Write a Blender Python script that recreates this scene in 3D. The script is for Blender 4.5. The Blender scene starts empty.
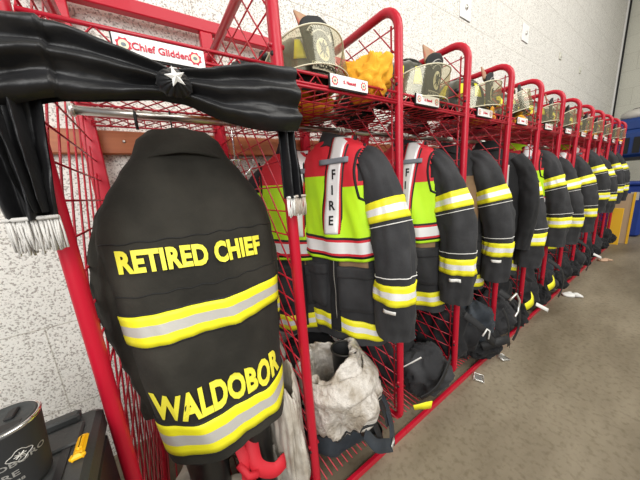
import bpy, math, random
from mathutils import Vector, Matrix, noise
PI=math.pi
C=bpy.context.scene.collection
S=0.52; D=0.73; H=1.917; WALL=0.79; NB=12

# ------------------------------------------------------------ materials
def mat(name,col,rough=.6,metal=0.,bump=None,spec=.5,vary=None,sheen=0.,emit=None,coat=0.,weave=None):
    m=bpy.data.materials.new(name); m.use_nodes=True
    nt=m.node_tree; N=nt.nodes; L=nt.links; b=N['Principled BSDF']
    b.inputs['Base Color'].default_value=(*col,1); b.inputs['Roughness'].default_value=rough
    b.inputs['Metallic'].default_value=metal; b.inputs['Specular IOR Level'].default_value=spec
    if sheen: b.inputs['Sheen Weight'].default_value=sheen
    if coat: b.inputs['Coat Weight'].default_value=coat
    tc=N.new('ShaderNodeTexCoord')
    if vary:                                     # (scale, second colour, lo, hi)
        n=N.new('ShaderNodeTexNoise'); n.inputs['Scale'].default_value=vary[0]; n.inputs['Detail'].default_value=6
        r=N.new('ShaderNodeValToRGB'); r.color_ramp.elements[0].position=vary[2]; r.color_ramp.elements[1].position=vary[3]
        r.color_ramp.elements[0].color=(*col,1); r.color_ramp.elements[1].color=(*vary[1],1)
        L.new(tc.outputs['Object'],n.inputs['Vector']); L.new(n.outputs['Fac'],r.inputs['Fac']); L.new(r.outputs['Color'],b.inputs['Base Color'])
    if bump:
        n=N.new('ShaderNodeTexNoise'); n.inputs['Scale'].default_value=bump[0]; n.inputs['Detail'].default_value=5
        bp=N.new('ShaderNodeBump'); bp.inputs['Strength'].default_value=bump[1]; bp.inputs['Distance'].default_value=bump[2]
        L.new(tc.outputs['Object'],n.inputs['Vector']); L.new(n.outputs['Fac'],bp.inputs['Height']); L.new(bp.outputs['Normal'],b.inputs['Normal'])
    return m
M={}
M['red']=mat('red_enamel',(.47,.006,.024),.40,bump=(60,.15,.001),spec=.35,coat=.08)
M['redwire']=mat('red_enamel_wire',(.42,.007,.022),.35)
M['chrome']=mat('brushed_steel',(.62,.60,.55),.28,1.,vary=(9,(.42,.41,.38),.4,.7))
M['steel']=mat('galvanised_steel',(.75,.74,.70),.35,.8)
M['hole']=mat('bolt_recess_dark',(.02,.01,.01),.6)
M['chief']=mat('faded_black_duck_cloth',(.020,.0185,.015),.85,bump=(11,.55,.018),spec=.22,vary=(5,(.043,.039,.031),.40,.72),sheen=.03)
M['coat']=mat('charcoal_aramid_cloth',(.026,.026,.028),.85,bump=(30,.5,.006),spec=.25,vary=(7,(.050,.050,.053),.4,.75),sheen=.04)
M['coat2']=mat('black_aramid_cloth',(.011,.011,.012),.8,bump=(30,.4,.006),spec=.25,vary=(8,(.024,.024,.026),.4,.75),sheen=.04)
M['navy']=mat('navy_grey_cloth',(.022,.027,.034),.8,bump=(22,.5,.008),spec=.25,vary=(7,(.048,.056,.066),.4,.75),sheen=.04)
M['tan']=mat('tan_leather_trim',(.28,.17,.085),.8,bump=(30,.4,.005),vary=(12,(.20,.12,.06),.4,.7))
M['dark']=mat('black_webbing',(.010,.010,.011),.65,bump=(200,.3,.001))
M['satin']=mat('black_satin',(.006,.006,.007),.40,bump=(14,.5,.01),vary=(10,(.012,.012,.014),.4,.7),spec=.4,sheen=.05)
M['grey']=mat('grey_lining',(.19,.21,.24),.7,bump=(14,.5,.01))
M['white']=mat('white_cloth',(.78,.77,.74),.6,bump=(120,.2,.002))
M['fringe']=mat('silver_fringe',(.60,.58,.55),.5,bump=(300,.5,.002))
M['fringetan']=mat('beige_fringe',(.50,.43,.36),.6,bump=(300,.5,.002))
M['yellow']=mat('fluorescent_yellow_trim',(.86,.80,.02),.5,bump=(400,.3,.0008))
M['lemon']=mat('lemon_letter_cloth',(.86,.78,.06),.5)
M['silver']=mat('retroreflective_silver',(.52,.50,.46),.38,.1,bump=(300,.3,.0006))
M['silverw']=mat('bright_reflective_tape',(.80,.80,.80),.35,.1)
M['lime']=mat('lime_vest_mesh',(.55,.90,.01),.65,bump=(300,.4,.001),vary=(6,(.44,.80,.01),.4,.7))
M['redcloth']=mat('red_vest_cloth',(.62,.015,.03),.65,bump=(200,.3,.001))
M['gold']=mat('golden_yellow_hood_knit',(.86,.42,.02),.8,bump=(25,.6,.01),vary=(8,(.70,.30,.015),.4,.7))
M['khaki']=mat('grubby_silver_tan_cloth',(.50,.46,.40),.6,bump=(16,.8,.012),vary=(9,(.27,.22,.16),.42,.72),spec=.6)
M['khakiw']=mat('grubby_white_cloth',(.60,.56,.51),.5,bump=(30,1.,.02),vary=(13,(.33,.28,.22),.40,.66),spec=.7)
M['rubber']=mat('black_rubber',(.010,.010,.010),.32,bump=(20,.2,.003))
M['bootbrown']=mat('black_boot_leather',(.018,.016,.014),.42,bump=(60,.4,.003))
M['wood']=mat('stained_board',(.33,.095,.03),.55)
M['plastic']=mat('dark_grey_plastic',(.040,.042,.042),.5,bump=(120,.3,.002))
M['plastic2']=mat('black_plastic',(.012,.012,.013),.45)
M['latch']=mat('yellow_plastic',(.85,.46,.01),.4)
M['cup']=mat('matte_black_powder_coat',(.022,.022,.022),.6,bump=(400,.3,.0005))
M['cuprim']=mat('polished_steel_rim',(.75,.75,.75),.15,1.)
M['cream']=mat('cream_emblem',(.72,.68,.50),.5)
M['helmet']=mat('olive_black_helmet_shell',(.055,.055,.040),.32,coat=.4,bump=(9,.2,.006),vary=(7,(.11,.10,.07),.45,.7))
M['leather']=mat('worn_tan_leather',(.42,.24,.14),.6,vary=(18,(.50,.10,.06),.5,.65))
M['blue']=mat('blue_painted_metal',(.012,.045,.20),.4)
M['bluetarp']=mat('royal_blue_plastic',(.010,.038,.24),.5,bump=(8,.4,.02))
M['ypaint']=mat('yellow_painted_wood',(.80,.45,.015),.55)
M['cardboard']=mat('tan_plywood',(.45,.32,.20),.7)
M['paper']=mat('white_card',(.82,.81,.79),.45)
M['ltext']=mat('red_print',(.60,.03,.06),.6)
M['black']=mat('flat_black',(.008,.008,.008),.7)
M['skin']=mat('tan_glove_leather',(.55,.36,.24),.7,bump=(30,.5,.005))
def visor_mat():
    m=bpy.data.materials.new('smoky_olive_visor'); m.use_nodes=True; nt=m.node_tree; N=nt.nodes; L=nt.links
    N.remove(N['Principled BSDF']); o=N['Material Output']
    t=N.new('ShaderNodeBsdfTransparent'); t.inputs['Color'].default_value=(.80,.76,.60,1)
    g=N.new('ShaderNodeBsdfGlossy'); g.inputs['Roughness'].default_value=.12; g.inputs['Color'].default_value=(.9,.88,.75,1)
    d=N.new('ShaderNodeBsdfDiffuse'); d.inputs['Color'].default_value=(.45,.42,.28,1)
    x=N.new('ShaderNodeMixShader'); x.inputs[0].default_value=.10
    y=N.new('ShaderNodeMixShader'); y.inputs[0].default_value=.14
    L.new(t.outputs[0],x.inputs[1]); L.new(g.outputs[0],x.inputs[2]); L.new(x.outputs[0],y.inputs[1]); L.new(d.outputs[0],y.inputs[2]); L.new(y.outputs[0],o.inputs['Surface'])
    return m
M['visor']=visor_mat()
def wall_mat(name,base,speck,strength,thr,rotated=False):
    m=bpy.data.materials.new(name); m.use_nodes=True; nt=m.node_tree; N=nt.nodes; L=nt.links; b=N['Principled BSDF']
    b.inputs['Roughness'].default_value=.75
    tc=N.new('ShaderNodeTexCoord'); mp=N.new('ShaderNodeMapping')
    mp.inputs['Rotation'].default_value=(PI/2,0,0) if not rotated else (PI/2,0,PI/2)
    L.new(tc.outputs['Object'],mp.inputs['Vector'])
    n=N.new('ShaderNodeTexNoise'); n.inputs['Scale'].default_value=150; n.inputs['Detail'].default_value=2
    L.new(tc.outputs['Object'],n.inputs['Vector'])
    r=N.new('ShaderNodeValToRGB'); r.color_ramp.elements[0].position=thr; r.color_ramp.elements[1].position=thr+.13
    r.color_ramp.elements[0].color=(*speck,1); r.color_ramp.elements[1].color=(*base,1)
    L.new(n.outputs['Fac'],r.inputs['Fac'])
    sep=N.new('ShaderNodeSeparateXYZ'); L.new(tc.outputs['Object'],sep.inputs[0])
    cmb=N.new('ShaderNodeCombineXYZ'); L.new(sep.outputs['Y' if rotated else 'X'],cmb.inputs['X']); L.new(sep.outputs['Z'],cmb.inputs['Y'])
    br=N.new('ShaderNodeTexBrick'); br.inputs['Scale'].default_value=1; br.inputs['Brick Width'].default_value=.80; br.inputs['Row Height'].default_value=.40
    br.inputs['Mortar Size'].default_value=.0035; br.inputs['Mortar Smooth'].default_value=.6
    br.inputs['Color1'].default_value=(1,1,1,1); br.inputs['Color2'].default_value=(.96,.96,.96,1); br.inputs['Mortar'].default_value=(.62,.60,.56,1)
    mv=N.new('ShaderNodeVectorMath'); mv.operation='ADD'; mv.inputs[1].default_value=(.31,.04,0)
    L.new(cmb.outputs[0],mv.inputs[0]); L.new(mv.outputs[0],br.inputs['Vector'])
    mx=N.new('ShaderNodeMix'); mx.data_type='RGBA'; mx.blend_type='MULTIPLY'; mx.inputs[0].default_value=strength
    L.new(r.outputs['Color'],mx.inputs[6]); L.new(br.outputs['Color'],mx.inputs[7]); L.new(mx.outputs[2],b.inputs['Base Color'])
    bp=N.new('ShaderNodeBump'); bp.inputs['Strength'].default_value=.6; bp.inputs['Distance'].default_value=.004
    L.new(n.outputs['Fac'],bp.inputs['Height']); L.new(bp.outputs['Normal'],b.inputs['Normal'])
    return m
M['wall']=wall_mat('speckled_masonry',(.80,.78,.73),(.36,.33,.30),.9,.36)
M['farwall']=wall_mat('far_masonry',(.70,.69,.60),(.42,.41,.35),.9,.36,True)
def floor_mat():
    m=bpy.data.materials.new('stained_concrete'); m.use_nodes=True; nt=m.node_tree; N=nt.nodes; L=nt.links; b=N['Principled BSDF']
    tc=N.new('ShaderNodeTexCoord')
    n=N.new('ShaderNodeTexNoise'); n.inputs['Scale'].default_value=2.2; n.inputs['Detail'].default_value=9; n.inputs['Roughness'].default_value=.62
    r=N.new('ShaderNodeValToRGB'); e=r.color_ramp.elements; e[0].position=.32; e[0].color=(.125,.098,.062,1); e[1].position=.68; e[1].color=(.29,.245,.175,1)
    n2=N.new('ShaderNodeTexNoise'); n2.inputs['Scale'].default_value=38; n2.inputs['Detail'].default_value=4
    r2=N.new('ShaderNodeValToRGB'); r2.color_ramp.elements[0].position=.30; r2.color_ramp.elements[0].color=(.72,.70,.66,1); r2.color_ramp.elements[1].position=.5; r2.color_ramp.elements[1].color=(1,1,1,1)
    mp=N.new('ShaderNodeMapping'); mp.inputs['Scale'].default_value=(.35,1.,1.)
    mx=N.new('ShaderNodeMix'); mx.data_type='RGBA'; mx.blend_type='MULTIPLY'; mx.inputs[0].default_value=1
    L.new(tc.outputs['Object'],mp.inputs[0]); L.new(mp.outputs[0],n.inputs['Vector']); L.new(tc.outputs['Object'],n2.inputs['Vector'])
    L.new(n.outputs['Fac'],r.inputs['Fac']); L.new(n2.outputs['Fac'],r2.inputs['Fac']); L.new(r.outputs['Color'],mx.inputs[6]); L.new(r2.outputs['Color'],mx.inputs[7])
    L.new(mx.outputs[2],b.inputs['Base Color']); b.inputs['Roughness'].default_value=.5
    bp=N.new('ShaderNodeBump'); bp.inputs['Strength'].default_value=.2; bp.inputs['Distance'].default_value=.003
    L.new(n2.outputs['Fac'],bp.inputs['Height']); L.new(bp.outputs['Normal'],b.inputs['Normal'])
    return m
M['floor']=floor_mat()
def wood_mat():
    m=bpy.data.materials.new('orange_stained_pine'); m.use_nodes=True; nt=m.node_tree; N=nt.nodes; L=nt.links; b=N['Principled BSDF']
    tc=N.new('ShaderNodeTexCoord'); mp=N.new('ShaderNodeMapping'); mp.inputs['Scale'].default_value=(1.2,8,26)
    n=N.new('ShaderNodeTexNoise'); n.inputs['Scale'].default_value=1.6; n.inputs['Detail'].default_value=7
    r=N.new('ShaderNodeValToRGB'); r.color_ramp.elements[0].position=.3; r.color_ramp.elements[0].color=(.30,.075,.022,1); r.color_ramp.elements[1].position=.7; r.color_ramp.elements[1].color=(.46,.15,.05,1)
    L.new(tc.outputs['Object'],mp.inputs[0]); L.new(mp.outputs[0],n.inputs['Vector']); L.new(n.outputs['Fac'],r.inputs['Fac']); L.new(r.outputs['Color'],b.inputs['Base Color'])
    b.inputs['Roughness'].default_value=.5
    return m
M['wood']=wood_mat()

# ------------------------------------------------------------ mesh helpers
class MB:
    def __init__(s): s.v=[]; s.f=[]; s.m=[]
    def add(s,vs,fs,mi=0):
        o=len(s.v); s.v+= [tuple(v) for v in vs]; s.f+=[tuple(i+o for i in f) for f in fs]; s.m+=[mi]*len(fs); return s
    def box(s,a,b,mi=0,bev=0):
        x0,y0,z0=a; x1,y1,z1=b
        if bev:
            c=bev; vs=[];
            for sz,zz in ((0,z0),(1,z0+c),(2,z1-c),(3,z1)):
                i=c if sz in (0,3) else 0
                for (px,py) in ((x0+i+c,y0+i),(x1-i-c,y0+i),(x1-i,y0+i+c),(x1-i,y1-i-c),(x1-i-c,y1-i),(x0+i+c,y1-i),(x0+i,y1-i-c),(x0+i,y0+i+c)): vs.append((px,py,zz))
            fs=[tuple(range(7,-1,-1)),tuple(range(24,32))]
            for k in range(3):
                for j in range(8): fs.append((k*8+j,k*8+(j+1)%8,k*8+8+(j+1)%8,k*8+8+j))
            return s.add(vs,fs,mi)
        vs=[(x,y,z) for z in (z0,z1) for x,y in ((x0,y0),(x1,y0),(x1,y1),(x0,y1))]
        return s.add(vs,[(3,2,1,0),(4,5,6,7),(0,1,5,4),(1,2,6,5),(2,3,7,6),(3,0,4,7)],mi)
    def tube(s,path,r,n=8,mi=0,closed=False,cap=True,flat=1.):
        P=[Vector(p) for p in path]; rings=[]
        R=r if isinstance(r,(list,tuple)) else [r]*len(P)
        up=Vector((0,0,1)); prev=None
        for i,p in enumerate(P):
            if closed: t=(P[(i+1)%len(P)]-P[i-1])
            else: t=P[min(i+1,len(P)-1)]-P[max(i-1,0)]
            t=t.normalized() if t.length>1e-9 else Vector((0,0,1))
            if prev is None:
                a=up if abs(t.z)<.9 else Vector((1,0,0)); u=t.cross(a).normalized()
            else:
                u=(prev-t*prev.dot(t)); u=u.normalized() if u.length>1e-6 else t.orthogonal().normalized()
            prev=u; w=t.cross(u)
            rings.append([p+(u*math.cos(2*PI*k/n)+w*math.sin(2*PI*k/n)*flat)*R[i] for k in range(n)])
        vs=[v for rg in rings for v in rg]; fs=[]; m=len(P)
        for i in range(m if closed else m-1):
            j=(i+1)%m
            for k in range(n): fs.append((i*n+k,i*n+(k+1)%n,j*n+(k+1)%n,j*n+k))
        if cap and not closed: fs+= [tuple(range(n-1,-1,-1)),tuple(range((m-1)*n,m*n))]
        return s.add(vs,fs,mi)
    def grid(s,fn,nu,nv,mi=0,closed=False,rowmat=None):
        vs=[fn(i/(nu-(0 if closed else 1)) ,j/(nv-1)) for j in range(nv) for i in range(nu)]; o=len(s.v); s.v+=[tuple(v) for v in vs]
        for j in range(nv-1):
            for i in range(nu if closed else nu-1):
                k=(i+1)%nu
                s.f.append((o+j*nu+i,o+j*nu+k,o+(j+1)*nu+k,o+(j+1)*nu+i)); s.m.append(rowmat(i,j) if rowmat else mi)
        return s
    def lathe(s,prof,c=(0,0,0),n=32,mi=0):
        return s.grid(lambda u,v: (c[0]+prof_at(prof,v)[0]*math.cos(2*PI*u),c[1]+prof_at(prof,v)[0]*math.sin(2*PI*u),c[2]+prof_at(prof,v)[1]),n,len(prof),mi,closed=True)
    def build(s,name,mats,parent=None,smooth=True,thick=0,autos=None):
        me=bpy.data.meshes.new(name); me.from_pydata(s.v,[],s.f)
        if not isinstance(mats,(list,tuple)): mats=[mats]
        for m in mats: me.materials.append(M[m] if isinstance(m,str) else m)
        me.polygons.foreach_set('material_index',s.m); me.polygons.foreach_set('use_smooth',[smooth]*len(s.f)); me.update()
        o=bpy.data.objects.new(name,me); C.objects.link(o)
        if parent: o.parent=parent
        if thick:
            md=o.modifiers.new('thickness','SOLIDIFY'); md.thickness=thick; md.offset=0
        return o
def prof_at(p,v): return p[min(len(p)-1,int(round(v*(len(p)-1))))]
def tag(o,label,cat,group=None,kind=None):
    o['label']=label; o['category']=cat
    if group: o['group']=group
    if kind: o['kind']=kind
    return o
def thing(name,label,cat,loc=(0,0,0),rz=0,group=None):
    o=bpy.data.objects.new(name,None); o.empty_display_size=.1; C.objects.link(o); o.location=loc; o.rotation_euler=(0,0,rz)
    return tag(o,label,cat,group)
def struct(o): o['kind']='structure'; return o
def copy_tree(o,parent=None):
    c=o.copy(); C.objects.link(c)
    if parent: c.parent=parent
    for ch in list(o.children): copy_tree(ch,c)
    return c
def dup(o,loc,rz=None,label=None,group=None):
    c=copy_tree(o); c.location=loc
    if rz is not None: c.rotation_euler=(0,0,rz)
    if label: c['label']=label
    if group: c['group']=group
    return c
def text_mesh(txt,size,bold=0.,ext=.0008,spacing=1.,align='CENTER'):
    cu=bpy.data.curves.new('t','FONT'); cu.body=txt; cu.size=size; cu.offset=bold; cu.extrude=ext; cu.align_x=align; cu.align_y='CENTER'; cu.space_character=spacing; cu.resolution_u=3
    o=bpy.data.objects.new('t',cu); C.objects.link(o); bpy.context.view_layer.update()
    me=bpy.data.meshes.new_from_object(o.evaluated_get(bpy.context.evaluated_depsgraph_get()))
    vs=[v.co.copy() for v in me.vertices]; fs=[tuple(p.vertices) for p in me.polygons]
    bpy.data.objects.remove(o); bpy.data.curves.remove(cu); bpy.data.meshes.remove(me)
    return vs,fs
def catmull(pts,per=8):
    P=[Vector(p) for p in pts]; out=[]
    for i in range(len(P)-1):
        a,b,c,d=P[max(i-1,0)],P[i],P[i+1],P[min(i+2,len(P)-1)]
        for k in range(per):
            t=k/per; out.append(.5*((2*b)+(c-a)*t+(2*a-5*b+4*c-d)*t*t+(3*b-a-3*c+d)*t**3))
    out.append(P[-1]); return out
def nz(x,y,z=0.): return noise.noise(Vector((x,y,z)))
def fbm(x,y,z): return nz(x,y,z)+.5*nz(2.1*x+5,2.1*y,2.1*z)+.25*nz(4.3*x,4.3*y+3,4.3*z)

# ------------------------------------------------------------ setting
struct(MB().box((-3.5,-7,-.1),(14,WALL+.2,0)).build('floor','floor',smooth=False))
struct(MB().box((-3.5,WALL,0),(10.6,WALL+.2,5.2)).build('wall_left','wall',smooth=False))
struct(MB().box((10.6,-7,0),(10.8,WALL+.2,5.2)).build('wall_far','farwall',smooth=False))
struct(MB().box((-3.5,-7,5.2),(14,WALL+.2,5.35)).build('unseen_ceiling','farwall',smooth=False))  # unseen ceiling, added to block world light from above and darken the racks
struct(MB().box((10.50,WALL-.03,0),(10.60,WALL-.001,5.2)).build('trim_1','paper',smooth=False))
struct(MB().box((10.53,WALL-.06,0),(10.58,WALL-.031,5.2)).build('trim_2','black',smooth=False))
b=MB().box((-1.6,WALL-.042,1.477),(6.35,WALL-.001,1.574),bev=.004).build('backing_board','wood',smooth=False)
tag(b,'orange stained wooden board screwed along the wall behind the red racks','board')
sc=MB()
for k in range(0,13):
    for dz in (0,):
        x=.11+k*.52; sc.tube([(x,WALL-.0425,1.53),(x,WALL-.046,1.53)],.006,8)
sc.build('screw','steel',b)

# ------------------------------------------------------------ rack
tr=MB().box((-.10,D-.022,2.035),(NB*S+.06,D+.018,2.088),bev=.004).build('top_rail','red',smooth=False)
tag(tr,'long red square steel rail along the wall above the racks','rail')
def arc(cy,cz,r,a0,a1,n=6): return [(0,cy+r*math.cos(math.radians(a0+(a1-a0)*i/n)),cz+r*math.sin(math.radians(a0+(a1-a0)*i/n))) for i in range(n+1)]
def make_divider():
    t=thing('rack_divider','x','rack')
    r=.0165
    path=[(0,D-.03,H)]+arc(.085,H-.085,.085,90,180)+arc(.06,.115,.06,180,270)+[(0,D-.03,.055)]
    MB().tube(path,r,12).build('hoop_post','red',t)
    MB().box((-.028,D-.022,0),(.028,D+.014,2.034),bev=.003).build('back_upright','red',t,smooth=False)
    w=MB(); wr=.0028
    def inside(y,z): return .012<=y<=D-.03 and .08<=z<=H-.03 and not (y<.085 and z>H-.085 and (y-.085)**2+(z-H+.085)**2>(.075)**2)
    z=.15
    while z<H-.04:
        y0=.01
        while not inside(y0+.003,z) and y0<.2: y0+=.004
        w.tube([(.003,y0,z),(.003,D-.022,z)],wr,5); z+=.0808
    y0=-1.5
    while y0<D:
        seg=None; N=120
        pts=[(y0+ (zz-.08)/1.25,zz) for zz in [.08+(H-.11)*i/N for i in range(N+1)]]
        ins=[p for p in pts if inside(*p)]
        if len(ins)>2: w.tube([(-.003,ins[0][0],ins[0][1]),(-.003,ins[-1][0],ins[-1][1])],wr,5)
        y0+=.088
    w.tube([(0,.035,.10),(0,.035,H-.06)],.004,6)
    w.build('wire_mesh','redwire',t)
    for z in (1.64,.27):
        MB().tube([(-.0175,-.012,z-.012),(-.0175,-.004,z-.012)],.001,4)
        MB().tube([(-.017,-.004,z),(-.012,.0,z)],.0065,8).build('bolt','hole',t)
        MB().tube([(-.022,0,z+.022),(.022,0,z+.022)],.0065,8).build('bolt','redwire',t)
    return t
ordn=['first','second','third','fourth','fifth','sixth','seventh','eighth','ninth','tenth','eleventh','twelfth','last']
def divlabel(k):
    if k==0: return 'red hoop frame with wire mesh at the near end, beside the black tool box'
    if k==1: return 'red mesh hoop frame between the faded chief coat and the nearest lime vest'
    if k==12: return 'red hoop frame closing the far end of the rack row by the yellow board'
    return 'red hoop frame with wire mesh, %s counted from the near end of the row'%ordn[k]
div=make_divider()
for k in range(NB+1):
    o=div if k==0 else copy_tree(div)
    o.location=(k*S,0,0); o['label']=divlabel(k); o['group']='red hoop frames dividing the rack'
def baylabel(what,k):
    if k==0: return what+' over the faded black chief coat'
    if k==1: return what+' over the coat with the first lime and red vest'
    return what+' in the %s bay from the near end'%ordn[k]
def make_shelf():
    t=thing('wire_shelf','x','shelf')
    w=MB(); x0,x1=.02,S-.02; y0,y1=-.005,D-.03; z=1.585
    y=y0
    xs=x0-1.0
    while xs<x1+1.0:
        for sg in (1,-1):
            L=[]
            for i in range(60):
                yy=y0+(y1-y0)*i/59; xx=xs+sg*(yy-y0)*.62
                if x0<=xx<=x1: L.append((xx,yy,z+sg*.002))
            if len(L)>1: w.tube([L[0],L[-1]],.0024,4)
        xs+=.055
    for i in range(6):
        yy=y0+(y1-y0)*i/5; w.tube([(x0,yy,z-.005),(x1,yy,z-.005)],.004,5)
    w.build('wire_deck','redwire',t)
    f=MB(); f.tube([(x0,y0,1.609),(x1,y0,1.609)],.0045,6).tube([(x0,y0,1.571),(x1,y0,1.571)],.0045,6)
    n=14; f.tube([(x0+(x1-x0)*i/n,y0,1.609 if i%2 else 1.571) for i in range(n+1)],.0028,5)
    f.build('front_edge','redwire',t)
    r=MB(); r.tube([(x0,y1,1.64),(x1,y1,1.64)],.003,5).tube([(x0,y1,1.615),(x1,y1,1.615)],.003,5)
    for i in range(9): r.tube([(x0+(x1-x0)*i/8,y1,1.58),(x0+(x1-x0)*i/8,y1,1.64)],.0025,5)
    r.build('back_edge','redwire',t)
    return t
sh=make_shelf()
for k in range(NB):
    o=sh if k==0 else copy_tree(sh)
    o.location=(k*S,0,0); o['label']=baylabel('red wire shelf',k); o['group']='red wire top shelves'
def make_base():
    t=thing('base_shelf','x','shelf')
    w=MB(); x0,x1=.02,S-.02
    for i in range(18):
        x=x0+(x1-x0)*i/17; w.tube([(x,.0,.075),(x,D-.04,.075)],.003,5)
    for y in (.12,.36,.6): w.tube([(x0,y,.069),(x1,y,.069)],.004,5)
    w.build('wire_deck','redwire',t)
    MB().box((x0-.02,-.040,.0),(x1+.02,-.022,.028),bev=.002).build('front_rail','red',t,smooth=False)
    MB().box((x0,D-.06,.0),(x1,D-.035,.03),bev=.002).build('back_rail','red',t,smooth=False)
    return t
bs=make_base()
for k in range(NB):
    o=bs if k==0 else copy_tree(bs)
    o.location=(k*S,0,0); o['label']=baylabel('red low wire base',k).replace(' over ',' below '); o['group']='red bottom wire decks'
RZ=1.548; RY=.37
def make_rod():
    t=thing('hanging_rod','x','rod')
    MB().tube([(.004,RY,RZ),(S-.004,RY,RZ)],.0135,12).build('bar','chrome',t)
    for x in (.012,S-.012): MB().tube([(x-.006,RY,RZ),(x+.006,RY,RZ)],.019,12).build('end_collar','steel',t)
    return t
rd=make_rod()
for k in range(NB):
    o=rd if k==0 else copy_tree(rd)
    o.location=(k*S,0,0); o['label']=baylabel('steel hanging rod',k).replace(' over ',' above ') ; o['group']='steel coat rods under the shelves'

# ------------------------------------------------------------ name plates
def emblem(mb,cx,cz,r,y):
    n=16; vs=[(cx,y,cz)]+[(cx+r*(1 if i%2 else .78)*math.cos(2*PI*i/n),y,cz+r*(1 if i%2 else .78)*math.sin(2*PI*i/n)) for i in range(n)]
    mb.add(vs,[(0,1+(i+1)%n,1+i) for i in range(n)],0)
    mb.add([(cx,y-.0004,cz)]+[(cx+r*.62*math.cos(2*PI*i/n),y-.0004,cz+r*.62*math.sin(2*PI*i/n)) for i in range(n)],[(0,1+(i+1)%n,1+i) for i in range(n)],1)
    mb.add([(cx,y-.0008,cz)]+[(cx+r*.3*math.cos(2*PI*i/n),y-.0008,cz+r*.24*math.sin(2*PI*i/n)) for i in range(n)],[(0,1+(i+1)%n,1+i) for i in range(n)],2)
names=['Chief Glidden','S. Nasutti','A. Russell','J. Hanna','R. Mank','D. Simmons','T. Benner','K. Winch','B. Smith','M. Genth','P. Feltis','C. Burns']
for k in range(NB):
    t=thing('name_plate', 'long white name plate with red lettering above the black satin drape' if k==0 else ('white name plate with two red badges below the nearest helmet' if k==1 else ('small white name plate on the shelf edge in the %s bay from the near end'%ordn[k])),'sign',(k*S+(.232 if k==0 else .247 if k==1 else .165),-.012,1.560 if k==0 else 1.578),0,'white name plates on the shelf edges')
    w=.086 if k==0 else .082
    MB().box((-w,-.006,-.003),(w,0,.040)).build('backing','black',t,smooth=False)
    MB().box((-w+.003,-.0085,.001),(w,-.006,.038)).build('face','paper',t,smooth=False)
    for sx in (-1,1):
        e=MB(); emblem(e,sx*(w-.020),.019,.0145,-.009); e.build('badge',['ltext','cream','grey'],t,smooth=False)
    vs,fs=text_mesh(names[k],.019 if k==0 else .014,.0003)
    MB().add([(v.x,-.0092-v.z,v.y+.019) for v in vs],fs).build('lettering','ltext',t,smooth=False)

# ------------------------------------------------------------ coats
def lerp_rings(R,z):
    if z>=R[0][0]: return R[0][1],R[0][2]
    for a,b in zip(R,R[1:]):
        if b[0]<=z<=a[0]:
            t=(a[0]-z)/(a[0]-b[0]); t2=t*t*(3-2*t)*.35+t*.65
            return a[1]+(b[1]-a[1])*t2,a[2]+(b[2]-a[2])*t2
    return R[-1][1],R[-1][2]
class Torso:
    def __init__(s,rings,n=2.5,fold=.012,seed=0,lean=0.):
        s.R=rings; s.n=n; s.fold=fold; s.seed=seed; s.z0=rings[0][0]; s.z1=rings[-1][0]; s.lean=lean
    def fo(s,x,z,side):
        k=min(1,max(0,(s.z0-z-.05)/.3))
        return s.fold*(.35+.65*k)*(nz(x*11+s.seed*7+side*3+2.5*z,z*1.6,s.seed)*1.3+.5*nz(x*24+z*6,z*5,s.seed+4+side))
    def half(s,z): return lerp_rings(s.R,z)
    def pt(s,th,z,off=0.):
        w,d=s.half(z); c,sn=math.cos(th),math.sin(th); e=2/s.n
        x=math.copysign(abs(c)**e,c)*(w+off); side=1 if sn>0 else -1
        y=math.copysign(abs(sn)**e,sn)*(d+off)+s.fo(x,z,side)*min(1,abs(sn)*1.6)
        return (x,y+s.lean*(s.z0-z),z)
    def front(s,x,z,off=0.,side=-1):
        w,d=s.half(z); a=min(.999,abs(x)/w); k=(1-a**s.n)**(1/s.n)
        sn=k**(s.n/2)
        return side*k*(d+off)+s.fo(x,z,side)*min(1,sn*1.6)+s.lean*(s.z0-z)+ (side*off*(1-k))
    def mesh(s,nu=72,nv=60,z0=None,z1=None,off=0):
        z0=s.z0 if z0 is None else z0; z1=s.z1 if z1 is None else z1
        m=MB().grid(lambda u,v: s.pt(2*PI*u,z0+(z1-z0)*v,off),nu,nv,closed=True)
        return m
def cloth_patch(T,x0,x1,z0,z1,off=.004,nx=10,nz_=10,mb=None,mi=0,shape=None):
    mb=mb or MB()
    def fn(u,v):
        x=x0+(x1-x0)*u; z=z0+(z1-z0)*v
        if shape: x,z=shape(u,v)
        e=0 if (u<=0.001 or u>=.999 or v<=.001 or v>=.999) else 1
        return (x,T.front(x,z,off if e else 0.001),z)
    def fn2(u,v):       # pull the border in under the cloth: gives the patch an edge
        uu=min(1,max(0,(u*(nx+1)-1)/(nx-1))); vv=min(1,max(0,(v*(nz_+1)-1)/(nz_-1)))
        x=x0+(x1-x0)*uu; z=z0+(z1-z0)*vv
        if shape: x,z=shape(uu,vv)
        bd=u<.001 or u>.999 or v<.001 or v>.999
        return (x,T.front(x,z,-.002 if bd else off),z)
    return mb.grid(fn2,nx+2,nz_+2,mi)
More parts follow.
